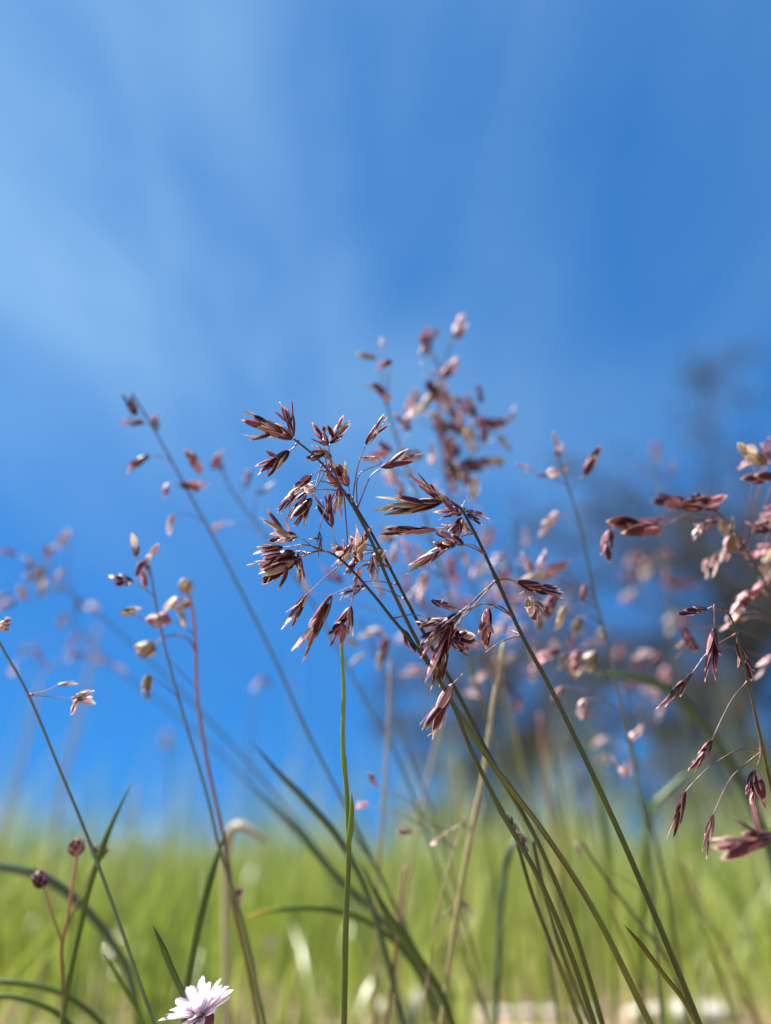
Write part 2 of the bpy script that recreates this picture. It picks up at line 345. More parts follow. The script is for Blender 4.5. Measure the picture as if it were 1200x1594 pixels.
# ------------------------------------------------------------------ meadow
def meadow():
    rg = random.Random(21); mb = MB()
    n = 0
    while n < 64000:
        y = 0.27 * (8.5 / 0.27) ** rg.random()
        if y < 0.9 and rg.random() > (y - 0.2) / 0.9 + .08: continue
        x = rg.uniform(-1, 1) * (0.45 + 0.8 * y)
        cl = mnoise.noise(Vector((x * 2.3, y * 2.3, 5.1)))
        if y < .425 and .03 < x < .17 and rg.random() < .85: continue      # the stick and stone lie in a bare spot
        c2 = mnoise.noise(Vector((x * 7.0, y * 7.0, 9.4))); c3 = mnoise.noise(Vector((x * 21.0, y * 9.0, 2.7)))
        if c3 < -.22 and rg.random() < .6: continue
        h = (0.075 + 0.06 * cl + 0.06 * c2 + 0.04 * c3 + 0.022 * rg.gauss(0, 1)) * (1.0 if y > .8 else 0.8)
        q_ = rg.random(); tall = q_ < .03
        if q_ < .17 and y > .6: h *= rg.uniform(1.4, 2.1) if not tall else rg.uniform(2.0, 3.0)
        h = max(.02, h * (0.9 + 0.06 * min(y, 5)))
        z = ground_z(x, y) - 0.004; a = rg.uniform(0, 6.28); lean = abs(rg.gauss(0, .32)) * h
        dx, dy = math.cos(a) * lean, math.sin(a) * lean; w = rg.uniform(.0005, .0016) * (0.75 + .3 * min(1, y)) * (1 + .12 * y)
        wa = rg.uniform(0, 3.14); wx, wy = math.cos(wa) * w, math.sin(wa) * w
        rn = min(1, max(0, rg.random() * .60 + .45 * c2 + .65 * c3 + .2 * cl + .08 + (0.35 if tall or rg.random() < .14 else 0)))
        if y < .9: rn = min(rn, .82)
        n0 = len(mb.v)
        for t, ww in ((0, 1), (.4, .95), (.75, .6)):
            c = (x + dx * t * t, y + dy * t * t, z + h * t)
            mb.v.append((c[0] - wx * ww, c[1] - wy * ww, c[2])); mb.v.append((c[0] + wx * ww, c[1] + wy * ww, c[2]))
        mb.v.append((x + dx, y + dy, z + h * .97))
        mb.f += [(n0, n0 + 1, n0 + 3, n0 + 2), (n0 + 2, n0 + 3, n0 + 5, n0 + 4), (n0 + 4, n0 + 5, n0 + 6)]
        mb.uv += [(0, 0), (0, 1), (.4, 1), (.4, 0), (.4, 0), (.4, 1), (.75, 1), (.75, 0), (.75, 0), (.75, 1), (1, .5)]
        mb.r += [(rn, 0)] * 11; n += 1
        if y < 2.2 and rg.random() < .012:      # a glint painted as a pale speck at the blade's tip
            c = Vector((x + dx, y + dy, z + h)); e1 = Vector((rg.gauss(0, 1), rg.gauss(0, 1), rg.gauss(0, 1))).normalized() * rg.uniform(.0012, .0026); e2 = e1.orthogonal().normalized() * e1.length * .5
            n0 = len(mb.v); mb.v += [c - e1, c + e2, c + e1, c - e2]; mb.f.append((n0, n0 + 1, n0 + 2, n0 + 3)); mb.uv += [(0, 0)] * 4; mb.r += [(rg.uniform(.9, 1), 0)] * 4
    o = link('meadow_grass', mb.mesh('meadow_grass', M_MEADOW))
    tagging(o, 'soft bright green meadow grass covering the slope behind the stalks', None, None, 'stuff')
meadow()

# ------------------------------------------------------------------ spikelets
def bract_mesh(name, seed, mat, nl=7, nw=5):
    rg = random.Random(seed); fold = rg.uniform(.85, 1.4); arch = rg.uniform(.03, .08); curl = rg.uniform(-.03, .13); tw = rg.uniform(-.3, .3)
    point = rg.uniform(.95, 1.3); mb = MB(); rows = []
    for i in range(nl):
        t = i / (nl - 1); w = (0.30 + 0.70 * math.sin(math.pi * min(1, t * .78 + .16)) ** 1.1) if t < .8 else None
        prof = (min(1, (t + .06) / .34) ** .6) * (min(1, max(0, 1 - t) ** .75 * 1.9) if t > .45 else 1.0)
        w = .5 * min(1, prof) * point
        row = []
        for j in range(nw):
            s = (j / (nw - 1)) * 2 - 1; a = s * fold
            x = w * math.sin(a); z = -w * .9 * (1 - math.cos(a)) + w * .35
            p = Vector((x, t, z)); p.z += (arch * math.sin(math.pi * t) + curl * t ** 3) * 2.2
            ca = math.cos(tw * t); sa = math.sin(tw * t); row.append(Vector((p.x * ca - p.z * sa, t - (.012 * abs(s) if t > .9 else 0), p.x * sa + p.z * ca)))
        rows.append(row)
    mb.grid(rows, False, rg.random()); return mb
BRACTS = {}
def bract_data(sty, k):
    key = (sty, k)
    if key not in BRACTS: BRACTS[key] = bract_mesh('bract', 100 + k * 7 + ord(sty), None).mesh('bract', STY[sty])
    return BRACTS[key]
def anther_data(k):
    key = ('anther', k)
    if key not in BRACTS:
        mb = MB(); P = [Vector((0, t, .06 * math.sin(3 * t + k))) for t in (0, .12, .5, .88, 1)]
        tube(mb, P, [.02, .11, .13, .11, .03], 5, .5, False); BRACTS[key] = mb.mesh('anther', M_ANTHER if k % 2 else M_ANTHERP)
    return BRACTS[key]
def bract_matrix(base, direction, outward, length, width):
    y = direction.normalized(); z = (outward - y * outward.dot(y)); z = z.normalized() if z.length > 1e-9 else y.orthogonal().normalized()
    x = y.cross(z)
    m = Matrix(((x.x * width, y.x * length, z.x * width, base.x), (x.y * width, y.y * length, z.y * width, base.y), (x.z * width, y.z * length, z.z * width, base.z), (0, 0, 0, 1)))
    return m
def bract_plan(B, T, side, width, n, opn, rg, extra=()):
    """matrices of the bracts of one spikelet from base B to tip T; side: direction in which it fans out"""
    ax = T - B; L = ax.length; a = ax / L; side = (side - a * side.dot(a)).normalized(); plan = []
    bw = width * .72
    for q in (1, -1):                   # two glumes hug the base
        o = side * q; th = R(5 + 9 * opn * rg.uniform(.5, 1.2)); l = L * rg.uniform(.36, .5)
        plan.append(('glume', bract_matrix(B + o * width * .05, a * math.cos(th) + o * math.sin(th), o + a.cross(side) * rg.uniform(-.5, .5), l, bw * .8)))
    ll = L * (0.62 if n <= 3 else 0.5)
    for i in range(n):
        f = i / max(1, n - 1); q = 1 if i % 2 else -1
        o = (side * q + a.cross(side) * rg.uniform(-.55, .55)).normalized(); th = R((3 + 15 * opn * rg.uniform(.45, 1.3)) * (1 - .55 * f) + rg.uniform(-2, 3))
        b = B + a * ((L - ll) * (f * .96 + .02)) + o * width * .08
        plan.append(('lemma', bract_matrix(b, a * math.cos(th) + o * math.sin(th), o, ll * rg.uniform(.9, 1.04), bw * rg.uniform(.8, 1.1))))
        if opn > .45 and rg.random() < .35:
            plan.append(('palea', bract_matrix(b + a * ll * .1, a * math.cos(th * .3) + o * math.sin(th * .3), -o, ll * rg.uniform(.75, .95), bw * .55)))
    for E in extra:
        b = B + a * L * rg.uniform(.12, .32); d = E - b
        o = (d - a * d.dot(a)); o = o.normalized() if o.length > 1e-9 else side
        plan.append(('lemma', bract_matrix(b, d, o, d.length, bw * rg.uniform(.8, 1.05))))
    return plan
VIEWSIDE = {}
def hero_spikelet(root, org, B, T, width, n, opn, sty, rg, extra, anthers):
    a = (T - B).normalized(); view = (B - CAM).normalized()
    side = a.cross(view).normalized(); side.rotate(Matrix.Rotation(rg.uniform(-.7, .7), 3, a))
    plan = bract_plan(B, T, side, width, n, opn, rg, extra)
    mb = MB(); L = (T - B).length
    tube(mb, [Vector((0, 0, 0)) + (T - B) * (k / 6 * .7) + side * (width * .05 * (-1) ** k) for k in range(7)], [width * .07 * (1 - k * .1) for k in range(7)], 5)
    sp = link('spikelet', mb.mesh('spikelet', M_TWIG), root); sp.matrix_basis = Matrix.Translation(B - org)
    for k, (nm, m) in enumerate(plan):
        s2 = sty if rg.random() > .32 else rg.choice({'p': 'rrws', 'r': 'wsp', 'w': 'sr', 's': 'wr', 'b': 'pr'}[sty])
        o = link(nm, bract_data(s2, rg.randrange(7)), sp); o.matrix_basis = Matrix.Translation(-B) @ m
    lem = [m for nm, m in plan if nm != 'glume']
    for k in range(anthers):
        m = rg.choice(lem); p = m @ Vector((rg.uniform(-.25, .25), rg.uniform(.62, .92), -.1))
        d = Vector((rg.gauss(0, .5), rg.gauss(0, .5), -.5 + rg.gauss(0, .5))) + (m.to_3x3() @ Vector((0, 1, 0))).normalized() * 1.2; l = rg.uniform(.0009, .0016)
        o = link('anther', anther_data(rg.randrange(4)), sp); o.matrix_basis = Matrix.Translation(-B) @ bract_matrix(p, d, -view, l, l * .62)
SOFT = {}
def soft_data(sty, k):                  # a spikelet as one mesh, for those too blurred to show bracts
    key = (sty, k)
    if key not in SOFT:
        rg = random.Random(500 + k * 13 + ord(sty)); mb = MB()
        plan = bract_plan(Vector((0, 0, 0)), Vector((0, 1, 0)), Vector((1, 0, .2)), rg.uniform(.30, .42), rg.choice((2, 3, 4)), (k % 4) * .3 + .1, rg)
        for nm, m in plan:
            b = bract_mesh('b', rg.randrange(999), None, 6, 5); n0 = len(mb.v)
            mb.v += [m @ p for p in b.v]; mb.f += [tuple(i + n0 for i in f) for f in b.f]; mb.uv += b.uv; rv = rg.random(); mb.r += [(rv, 0)] * len(b.r)
        SOFT[key] = mb.mesh('spikelet', STY[sty])
    return SOFT[key]
def soft_spikelet(root, org, B, T, sty, rg, fat=1.0):
    a = T - B; L = a.length; view = (B - CAM).normalized(); side = a.cross(view).normalized(); side.rotate(Matrix.Rotation(rg.uniform(-1, 1), 3, a.normalized()))
    o = link('spikelet', soft_data(sty, rg.randrange(8)), root)
    y = a / L; z = side.cross(y).normalized(); x = y.cross(z); w = L * fat
    o.matrix_basis = Matrix(((x.x * w, y.x * L, z.x * w, B.x - org.x), (x.y * w, y.y * L, z.y * w, B.y - org.y), (x.z * w, y.z * L, z.z * w, B.z - org.z), (0, 0, 0, 1)))

# ------------------------------------------------------------------ stalks
def to_ground(pts):                     # carry a stem on below the frame until it stands in the soil
    p = pts[-1].copy(); d = (pts[-1] - pts[-2]).normalized(); out = list(pts)
    for k in range(400):
        d = (d + Vector((0, 0, -.16))).normalized(); p = p + d * .006
        if k % 2: out.append(p.copy())
        if p.z < ground_z(p.x, p.y) - .004: break
    out.append(p.copy()); return out
def stalk(label, path, d0, d1, r_top, r_low, mat, name='grass_stalk', cat='grass stalk', group=None, nodes=()):
    """path from tip to foot in picture places, d0 depth of the tip, d1 depth at its last point"""
    m = len(path) - 1
    rk = random.Random(label); pts = [at(x + rk.uniform(-2, 2) * (i > 1), y, d0 + (d1 - d0) * i / m) for i, (x, y) in enumerate(path)]
    if not nodes and m > 4: nodes = (rk.uniform(.62, .8),)
    S = spline(pts, m * 6 + 1); S = to_ground(S); org = S[-1]; n = len(S)
    root = link(name, None); root.location = org; tagging(root, label, cat, group)
    vis = m * 6 + 1
    mb = MB(); rad = []
    for i in range(n):
        f = min(1, i / vis); r = r_top + (r_low - r_top) * f ** 1.25
        for nd in nodes:
            r *= 1 + .35 * math.exp(-((i - nd * vis) / .8) ** 2)
        rad.append(r)
    S2 = [p - org for p in S][::-1]; tube(mb, S2, rad[::-1], 8)
    link('stem', mb.mesh('stem', mat), root)
    return dict(root=root, org=org, S=S[:vis], path=path, d0=d0, d1=d1, rtop=r_top)
def depth_of(p): return (p - CAM).dot(FWD)
def px_of(p):
    d = depth_of(p); q = p - CAM
    return Vector((600 + q.dot(RIGHT) / d * FPX, 797 - q.dot(UP) / d * FPX))
def branch(st, pts, r0=.00012, r1=.00008, mat=None, node=True):
    P = spline(pts, max(8, len(pts) * 5)); mb = MB(); n = len(P)
    tube(mb, [p - st['org'] for p in P], [r0 + (r1 - r0) * i / (n - 1) for i in range(n)], 5)
    link('branch', mb.mesh('branch', mat or M_TWIG), st['root'])
    if node:
        mb = MB(); t = (P[1] - P[0]).normalized(); p = P[0] - st['org']
        tube(mb, [p - t * .0004, p, p + t * .0005, p + t * .0009], [r0 * 1.0, r0 * 1.7, r0 * 1.4, r0 * 1.0], 6)
        link('node', mb.mesh('node', M_NODE), st['root'])
def auto_branch(st, B, rg, r0=.00012, r1=.00008, mat=None):
    b2 = px_of(B); best = min(range(len(st['S'])), key=lambda i: (px_of(st['S'][i]) - b2).length)
    dist = (px_of(st['S'][best]) - b2).length
    if dist < 5: return
    k = best; acc = 0
    while k < len(st['S']) - 2 and acc < dist * .7: acc += (px_of(st['S'][k + 1]) - px_of(st['S'][k])).length; k += 1
    A = st['S'][k]; mid = A.lerp(B, .55) + UP * (A - B).length * rg.uniform(.02, .14) 
    branch(st, [A, mid, B], r0, r1, mat, dist > 14)
def heroes(st, items, seed, jitter=.003):
    """items: (base x, base y, tip x, tip y, width px, florets, openness, style, extra tips, via points or None)"""
    rg = random.Random(seed)
    for it in items:
        bx, by, tx, ty, w, n, opn, sty = it[:8]; ex = it[8] if len(it) > 8 else (); via = it[9] if len(it) > 9 else None
        near = min(st['S'], key=lambda p: (px_of(p) - Vector((bx, by))).length); d = depth_of(near) + rg.uniform(-jitter, jitter)
        B = at(bx, by, d); T = at(tx, ty, d + rg.uniform(-.0022, .0022)); wm = w / FPX * d
        E = [at(ex_[0], ex_[1], d + rg.uniform(-.002, .002)) for ex_ in ex]
        anth = it[10] if len(it) > 10 else (rg.choice((0, 1, 2, 3)) if opn > .4 else 0)
        hero_spikelet(st['root'], st['org'], B, T, wm, n, opn, sty, rg, E, anth)
        if via is None: auto_branch(st, B, rg)
        elif via:
            A = min(st['S'], key=lambda p: (px_of(p) - Vector(via[0])).length) if (len(via[0]) == 2) else at(*via[0][:2], d)
            dm = depth_of(A); pts = [A] + [at(q[0], q[1], dm + (d - dm) * (k + 1) / len(via)) for k, q in enumerate(via[1:])] + [B]
            branch(st, pts)
def softs(st, items, seed, jitter=.008, sty='r', size=1.0, fat=1.0):
    """items: (centre x, centre y, direction of the tip in degrees, length px[, style])"""
    rg = random.Random(seed)
    for it in items:
        cx, cy, ang, ln = it[:4]; s = it[4] if len(it) > 4 else sty; ln *= size
        if s in 'pb' and rg.random() < .4: s = 'r'
        elif s == 'r' and rg.random() < .3: s = rg.choice('ws')
        near = min(st['S'], key=lambda p: (px_of(p) - Vector((cx, cy))).length); d = depth_of(near) + rg.uniform(-jitter, jitter)
        ca, sa = math.cos(R(ang)), math.sin(R(ang))
        B = at(cx - ca * ln / 2, cy + sa * ln / 2, d); T = at(cx + ca * ln / 2, cy - sa * ln / 2, d + rg.uniform(-.002, .002))
        soft_spikelet(st['root'], st['org'], B, T, s, rg, fat * rg.uniform(.9, 1.25)); auto_branch(st, B, rg, .00011, .00008)
def blade(label, path, d0, d1, w_px, mat, foot=True, group=None, fold=.35, name='grass_leaf', wtip=0.0, cat='grass blade'):
    """path from tip to foot; w_px full width at its widest, as seen"""
    m = len(path) - 1; pts = [at(x, y, d0 + (d1 - d0) * i / m) for i, (x, y) in enumerate(path)]
    S = spline(pts, m * 6 + 1); vis = len(S)
    if foot: S = to_ground(S)
    org = S[-1]; n = len(S); rows = []; wm = w_px * .74 / FPX * (d0 + d1) / 2 * .5
    for side in (0,):
        for i, p in enumerate(S):
            t = (S[min(i + 1, n - 1)] - S[max(i - 1, 0)]).normalized(); view = (p - CAM).normalized()
            sx = t.cross(view).normalized(); sx.rotate(Matrix.Rotation(.35 + .5 * i / n, 3, t)); nz = sx.cross(t)
            f = i / vis; w = wm * (wtip + (1 - wtip) * min(1, (f * 3.2) ** .8)); th = wm * .10 + .00003
            rows.append([p - org - sx * w + nz * w * fold, p - org - sx * w * .5 + nz * w * fold * .35, p - org, p - org + sx * w * .5 + nz * w * fold * .35, p - org + sx * w + nz * w * fold,
                         p - org + sx * w * .5 + nz * (w * fold * .35 - th), p - org - nz * th * 1.5, p - org - sx * w * .5 + nz * (w * fold * .35 - th)])
    mb = MB(); mb.grid(rows[::-1], True, rng.random())
    o = link(name, mb.mesh(name, mat)); o.location = org; tagging(o, label, cat, group); return o

# ---- the sharp stalks
G1 = 'stalks in flower'
p1 = stalk('tallest sharp purple grass stalk, nodding to the left over the blue sky', [(457, 683), (495, 715), (535, 765), (575, 838), (615, 925), (655, 1010), (705, 1095), (765, 1190), (850, 1300), (930, 1425), (1012, 1594)], .120, .124, .00017, .00062, M_OLIVE, group=G1)
heroes(p1, [
    (455, 683, 376, 644, 25, 6, .55, 'p', ((374, 676), (386, 686), (388, 640)), [], 5),
    (456, 680, 446, 617, 16, 3, .5, 'p', ((426, 636), (437, 625)), [], 1),
    (450, 702, 401, 748, 20, 5, .5, 'p', ((412, 704), (395, 726), (404, 735)), [(464, 692), (458, 696)]),
    (511, 692, 480, 668, 18, 3, .9, 'p', ((485, 656), (504, 660)), [(527, 757), (513, 715)]),
    (513, 690, 540, 648, 17, 4, .8, 'r', ((546, 656), (512, 658)), [(527, 757), (514, 715)]),
    (516, 712, 487, 696, 15, 3, .6, 'w', (), [(520, 740)]),
    (542, 756, 513, 714, 24, 4, .5, 'p', ((535, 716),), [(548, 782)]),
    (528, 757, 509, 740, 18, 3, .9, 'r', ((505, 735),), [(532, 762)]),
    (490, 760, 464, 766, 20, 3, .8, 'w', ((470, 758),), [(499, 728)], 2),
    (485, 776, 455, 820, 20, 4, .55, 'p', ((474, 818), (452, 809)), [(505, 735), (493, 758)]),
    (517, 820, 493, 760, 19, 4, .45, 'p', ((512, 760),), [(535, 770), (540, 850), (523, 845)]),
    (497, 828, 499, 872, 9, 3, .2, 'p', ((480, 840),), [(527, 757), (504, 800)]),
], 11)
p2 = stalk('sharp dark green stalk just behind the tallest one, crossing it at the white florets', [(541, 768), (585, 842), (625, 922), (662, 990), (712, 1078), (765, 1180), (830, 1300), (890, 1440), (938, 1594)], .1225, .128, .00022, .00052, M_CULM, group=G1)
heroes(p2, [
    (544, 870, 517, 848, 20, 4, .9, 'w', ((533, 838), (521, 858)), [(590, 850), (570, 862)], 4),
    (561, 874, 546, 832, 22, 4, .9, 'w', ((555, 820), (570, 838)), [(602, 878), (575, 872)], 8),
    (561, 848, 577, 815, 14, 3, .2, 'r', (), [(595, 862), (570, 856)]),
    (580, 868, 603, 863, 22, 4, .8, 'w', ((600, 872), (596, 856)), [(600, 878)], 2),
    (582, 868, 575, 892, 16, 3, .7, 's', (), [(602, 880)], 3),
    (561, 885, 553, 910, 13, 3, .6, 'w', (), [(600, 890), (570, 880)]),
    (545, 946, 519, 1014, 22, 5, .6, 'p', ((508, 993), (514, 985), (549, 992), (540, 995)), [(600, 885), (562, 880), (553, 915)], 1),
    (546, 944, 545, 985, 14, 3, .2, 'b', (), [(600, 885), (563, 880), (551, 918)]),
    (516, 926, 461, 1032, 23, 6, .3, 'r', ((480, 1000), (455, 1018)), [(618, 915), (570, 905)], 1),
    (569, 692, 601, 645, 13, 4, .5, 'r', ((609, 659),), [(548, 782), (556, 730)]),
    (587, 712, 556, 715, 9, 3, .1, 'p', (), [(552, 790), (558, 740), (592, 722)]),
    (594, 727, 651, 709, 17, 4, .5, 'r', ((637, 697), (648, 716)), [(555, 795), (575, 745)], 2),
], 12)
p3 = stalk('sharp stalk arching hard left, with a knot of purple florets at its lip', [(470, 866), (492, 858), (515, 860), (540, 880), (580, 925), (612, 963), (660, 1022), (702, 1095), (735, 1170), (780, 1265), (838, 1365), (885, 1480), (925, 1594)], .1195, .121, .00014, .00052, M_CULM, group=G1)
heroes(p3, [
    (462, 835, 412, 838, 22, 4, .7, 'r', ((412, 792), (440, 800), (402, 806), (424, 826)), [(515, 860), (490, 853), (475, 842)], 3),
    (440, 852, 390, 857, 16, 4, .35, 'p', ((402, 852),), [(515, 860), (478, 848), (457, 850)]),
    (456, 858, 401, 878, 20, 4, .5, 'p', ((405, 866),), [(515, 860), (478, 849)]),
    (466, 868, 398, 906, 24, 6, .45, 'p', ((431, 919), (408, 898), (405, 888)), [(490, 859)], 2),
    (478, 925, 442, 986, 15, 5, .35, 'r', ((443, 955), (450, 965)), [(533, 878), (505, 900)]),
    (628, 980, 648, 1020, 15, 4, .5, 'r', ((634, 1010),), [(612, 963)]),
    (671, 962, 652, 975, 6, 2, .1, 'r', (), [(612, 963), (640, 957)]),
], 13)
p4 = stalk('straight sharp dark stalk from lower right, bent over to the left at its top', [(690, 781), (715, 790), (737, 830), (772, 902), (812, 988), (850, 1062), (902, 1165), (960, 1290), (1030, 1450), (1088, 1594)], .1195, .120, .0002, .00058, M_CULM, group=G1, nodes=(.33,))
heroes(p4, [
    (688, 781, 590, 797, 22, 6, .35, 'p', ((580, 776), (577, 795), (612, 772)), [], 2),
    (686, 779, 634, 728, 15, 4, .45, 'p', ((640, 742), (665, 756)), []),
    (678, 824, 583, 829, 15, 6, .2, 'r', ((612, 833),), [(737, 830), (715, 815), (695, 822)]),
    (707, 844, 626, 893, 15, 6, .22, 'r', ((668, 876),), [(738, 832), (722, 834)], 1),
    (725, 795, 764, 805, 11, 3, .15, 'b', (), []),
    (727, 800, 752, 817, 10, 3, .15, 'b', (), []),
    (718, 800, 698, 801, 11, 3, .2, 'p', (), []),
    (719, 806, 705, 842, 19, 4, .4, 'p', ((697, 830),), [], 2),
    (720, 808, 727, 832, 14, 3, .5, 'w', (), [], 2),
    (722, 800, 720, 784, 10, 2, .4, 's', (), [], 2),
    (806, 905, 882, 927, 20, 5, .5, 'b', ((815, 925), (850, 912), (868, 915)), [(770, 897), (790, 900)], 4),
    (824, 928, 838, 968, 26, 5, .7, 's', ((815, 945), (850, 950)), [(770, 897), (800, 905)], 4),
    (671, 934, 713, 952, 13, 4, .1, 'b', ((690, 932),), [(797, 957), (757, 940), (722, 950), (690, 935)]),
    (718, 954, 653, 1003, 19, 5, .35, 'b', ((668, 990), (690, 962)), [(797, 957), (775, 943), (745, 941)], 2),
    (706, 962, 661, 1080, 22, 6, .22, 'r', ((683, 1072), (668, 1040)), [(768, 897), (735, 945)], 4),
    (700, 982, 738, 1008, 24, 5, 1.0, 'p', ((730, 1015), (745, 1003), (730, 984), (716, 1010), (690, 1015), (742, 992)), [(768, 897), (732, 950)], 0),
    (760, 947, 752, 1014, 21, 4, .4, 'p', ((745, 986), (766, 989), (758, 1000)), [(797, 957), (778, 943)], 2),
    (704, 1065, 664, 1153, 22, 6, .45, 'r', ((651, 1130), (656, 1138), (672, 1145)), [(808, 990), (775, 1002), (740, 1030)], 5),
    (798, 982, 786, 984, 3, 2, .1, 'r', (), [(810, 990)]),
], 14, .0022)
pg = stalk('upright bright green stem standing alone below the hanging purple florets', [(531, 990), (532, 1012), (533, 1080), (535, 1160), (540, 1240), (542, 1330), (540, 1430), (536, 1594)], .1290, .1235, .00030, .00056, M_GREEN, group=G1, nodes=(.47,))
mb = MB(); tube(mb, [at(541, 1325, .1238) - pg['org'], at(546, 1290, .1238) - pg['org'], at(548, 1255, .1236) - pg['org'], at(547, 1234, .1236) - pg['org']], [.0004, .0005, .0004, .00005], 6)
link('sheath_tip', mb.mesh('sheath_tip', M_BLADE_LIME), pg['root'])
p5 = stalk('drooping plum-coloured panicle with closed spikelets at the right edge', [(1112, 944), (1128, 950), (1143, 975), (1163, 1060), (1178, 1130), (1193, 1190), (1215, 1290), (1245, 1420), (1280, 1594)], .118, .121, .00012, .00045, M_OLIVE, group=G1)
heroes(p5, [
    (1100, 948, 1053, 954, 15, 4, .15, 'b', ((1062, 957),), [(1128, 950), (1112, 944)]),
    (1112, 977, 1104, 1071, 17, 5, .3, 'p', ((1122, 1022), (1112, 1048)), [(1112, 945), (1112, 960)]),
    (1147, 1001, 1175, 1060, 17, 5, .25, 'b', ((1152, 1040),), [(1140, 968), (1146, 985)]),
    (1077, 1048, 1023, 1109, 14, 5, .18, 'b', ((1058, 1086),), [(1146, 985), (1105, 1012)]),
    (1108, 1152, 1074, 1207, 17, 5, .18, 'b', (), [(1163, 1062), (1140, 1088), (1122, 1122)]),
    (1067, 1232, 1041, 1314, 13, 5, .15, 'p', (), [(1185, 1165), (1150, 1167), (1110, 1190), (1085, 1212)]),
    (1110, 1268, 1094, 1342, 12, 4, .15, 'b', (), [(1185, 1167), (1160, 1190), (1135, 1215)]),
    (1175, 1200, 1184, 1268, 30, 7, .3, 'r', ((1160, 1238), (1170, 1255), (1190, 1250)), [(1165, 1072), (1176, 1120), (1184, 1170)]),
], 15, .0018)
near = stalk('large soft maroon spikelet lying level at the right edge, closer than the rest', [(1205, 1304), (1225, 1330), (1245, 1400), (1270, 1594)], .104, .103, .00022, .0004, M_OLIVE, group=G1)
heroes(near, [(1206, 1303, 1108, 1334, 26, 5, .35, 'p', ((1136, 1270), (1172, 1240), (1101, 1306), (1150, 1285), (1118, 1338)), [], 0),
              (1206, 1300, 1100, 1312, 20, 4, .3, 'r', (), [], 0)], 16, .0005)
def fill(st, n, cx, cy, rx, ry, seed, stys, hero=True, lean=200, ln=(34, 62), via=None):
    rg = random.Random(seed)
    for k in range(n):
        a = rg.uniform(0, 6.28); q = rg.random() ** .5; x = cx + math.cos(a) * rx * q; y = cy + math.sin(a) * ry * q
        ang = R(lean + rg.gauss(0, 45)); l = rg.uniform(*ln)
        if hero: heroes(st, [(x, y, x + math.cos(ang) * l, y - math.sin(ang) * l, rg.uniform(12, 20), rg.choice((3, 4, 5)), rg.uniform(.1, .7), rg.choice(stys), (), via)], seed + k, .005)
        else: softs(st, [(x, y, math.degrees(ang), l, rg.choice(stys))], seed + k, .012)
fill(p1, 5, 505, 745, 45, 50, 201, 'prp', lean=230); fill(p2, 4, 560, 880, 40, 40, 220, 'wrp', lean=240); fill(p3, 3, 455, 862, 20, 22, 240, 'pr', lean=200)
fill(p4, 5, 712, 815, 40, 35, 260, 'bpr', lean=200); fill(p4, 4, 712, 975, 32, 26, 280, 'bpp', lean=270, via=[(769, 897), (735, 938)])
# ---- the silvery stalk at the left edge
l3 = stalk('thin sharp stem slanting in from the left edge with two silvery florets', [(-25, 955), (0, 1002), (45, 1082), (92, 1192), (136, 1302), (182, 1425), (240, 1594)], .127, .131, .00018, .00034, M_BLUEGREEN, group=G1)
heroes(l3, [
    (-4, 978, 20, 964, 20, 4, .6, 'w', ((18, 980),), [(-14, 976)], 0),
    (90, 1066, 122, 1062, 9, 3, .15, 's', (), [(46, 1083), (70, 1076)], 0),
    (112, 1088, 152, 1078, 16, 4, .6, 'w', ((150, 1096), (110, 1113), (140, 1074)), [(46, 1083), (80, 1084)], 0),
    (120, 1088, 107, 1114, 9, 2, .3, 'w', (), [], 0)], 17, .001)

# ---- stalks behind, out of focus
G2 = 'blurred stalks behind the sharp ones'
q1 = stalk('blurred stalk right of centre topped by two pale pink florets like a fork', [(868, 712), (880, 745), (905, 825), (925, 920), (945, 1000), (965, 1090), (988, 1190), (1008, 1300), (1020, 1450), (1030, 1594)], .150, .16, .0002, .00042, M_BLUEGREEN, group=G2)
softs(q1, [(868, 690, 95, 44, 'r'), (922, 716, 62, 52, 'r'), (850, 737, 185, 42, 'w'), (815, 726, 140, 28, 'w'), (852, 818, 230, 56, 'r'), (880, 728, 80, 22, 'w'),
           (820, 872, 110, 40, 'w'), (845, 870, 60, 36, 'w'), (862, 886, 30, 58, 'r'), (830, 900, 200, 42, 'r'), (838, 965, 270, 40, 's'), (872, 965, 250, 36, 'r'),
           (915, 1035, 240, 48, 's'), (905, 1105, 250, 36, 'w'), (993, 1140, 40, 36, 'w'), (965, 1190, 120, 40, 'w'), (868, 1080, 230, 28, 'r'), (900, 1320, 110, 30, 'w')], 31, .006)
q2 = stalk('blurred dense purple panicle spreading in from the right edge', [(1075, 775), (1120, 800), (1165, 860), (1200, 930), (1240, 1040), (1290, 1200), (1340, 1400), (1370, 1594)], .142, .15, .0002, .0006, M_OLIVE, group=G2)
softs(q2, [(1100, 784, 5, 84, 'p'), (1040, 780, 170, 60, 'p'), (1022, 812, 10, 40, 'r'), (985, 820, 175, 86, 'p'), (1005, 826, 330, 60, 'p'), (945, 850, 260, 50, 'r'), (1095, 818, 200, 52, 'p'), (1085, 828, 240, 34, 'w'),
           (1140, 832, 80, 60, 'r'), (1132, 855, 250, 44, 'w'), (1155, 852, 280, 36, 'r'), (1112, 880, 240, 46, 'w'), (1098, 888, 265, 34, 'w'), (1168, 705, 140, 56, 's'), (1160, 722, 200, 36, 'w'), (1178, 745, 185, 56, 'p'),
           (1192, 700, 95, 50, 'r'), (1190, 815, 220, 52, 'p'), (1185, 856, 190, 56, 'b'), (1195, 880, 240, 56, 'r'), (1150, 945, 240, 56, 'w'), (1130, 970, 220, 40, 'w'), (1075, 1000, 300, 50, 'b'), (1060, 1010, 220, 40, 'w'),
           (1185, 1040, 230, 50, 'w'), (1170, 925, 30, 60, 'r'), (1195, 905, 30, 50, 'r')], 32, .006)
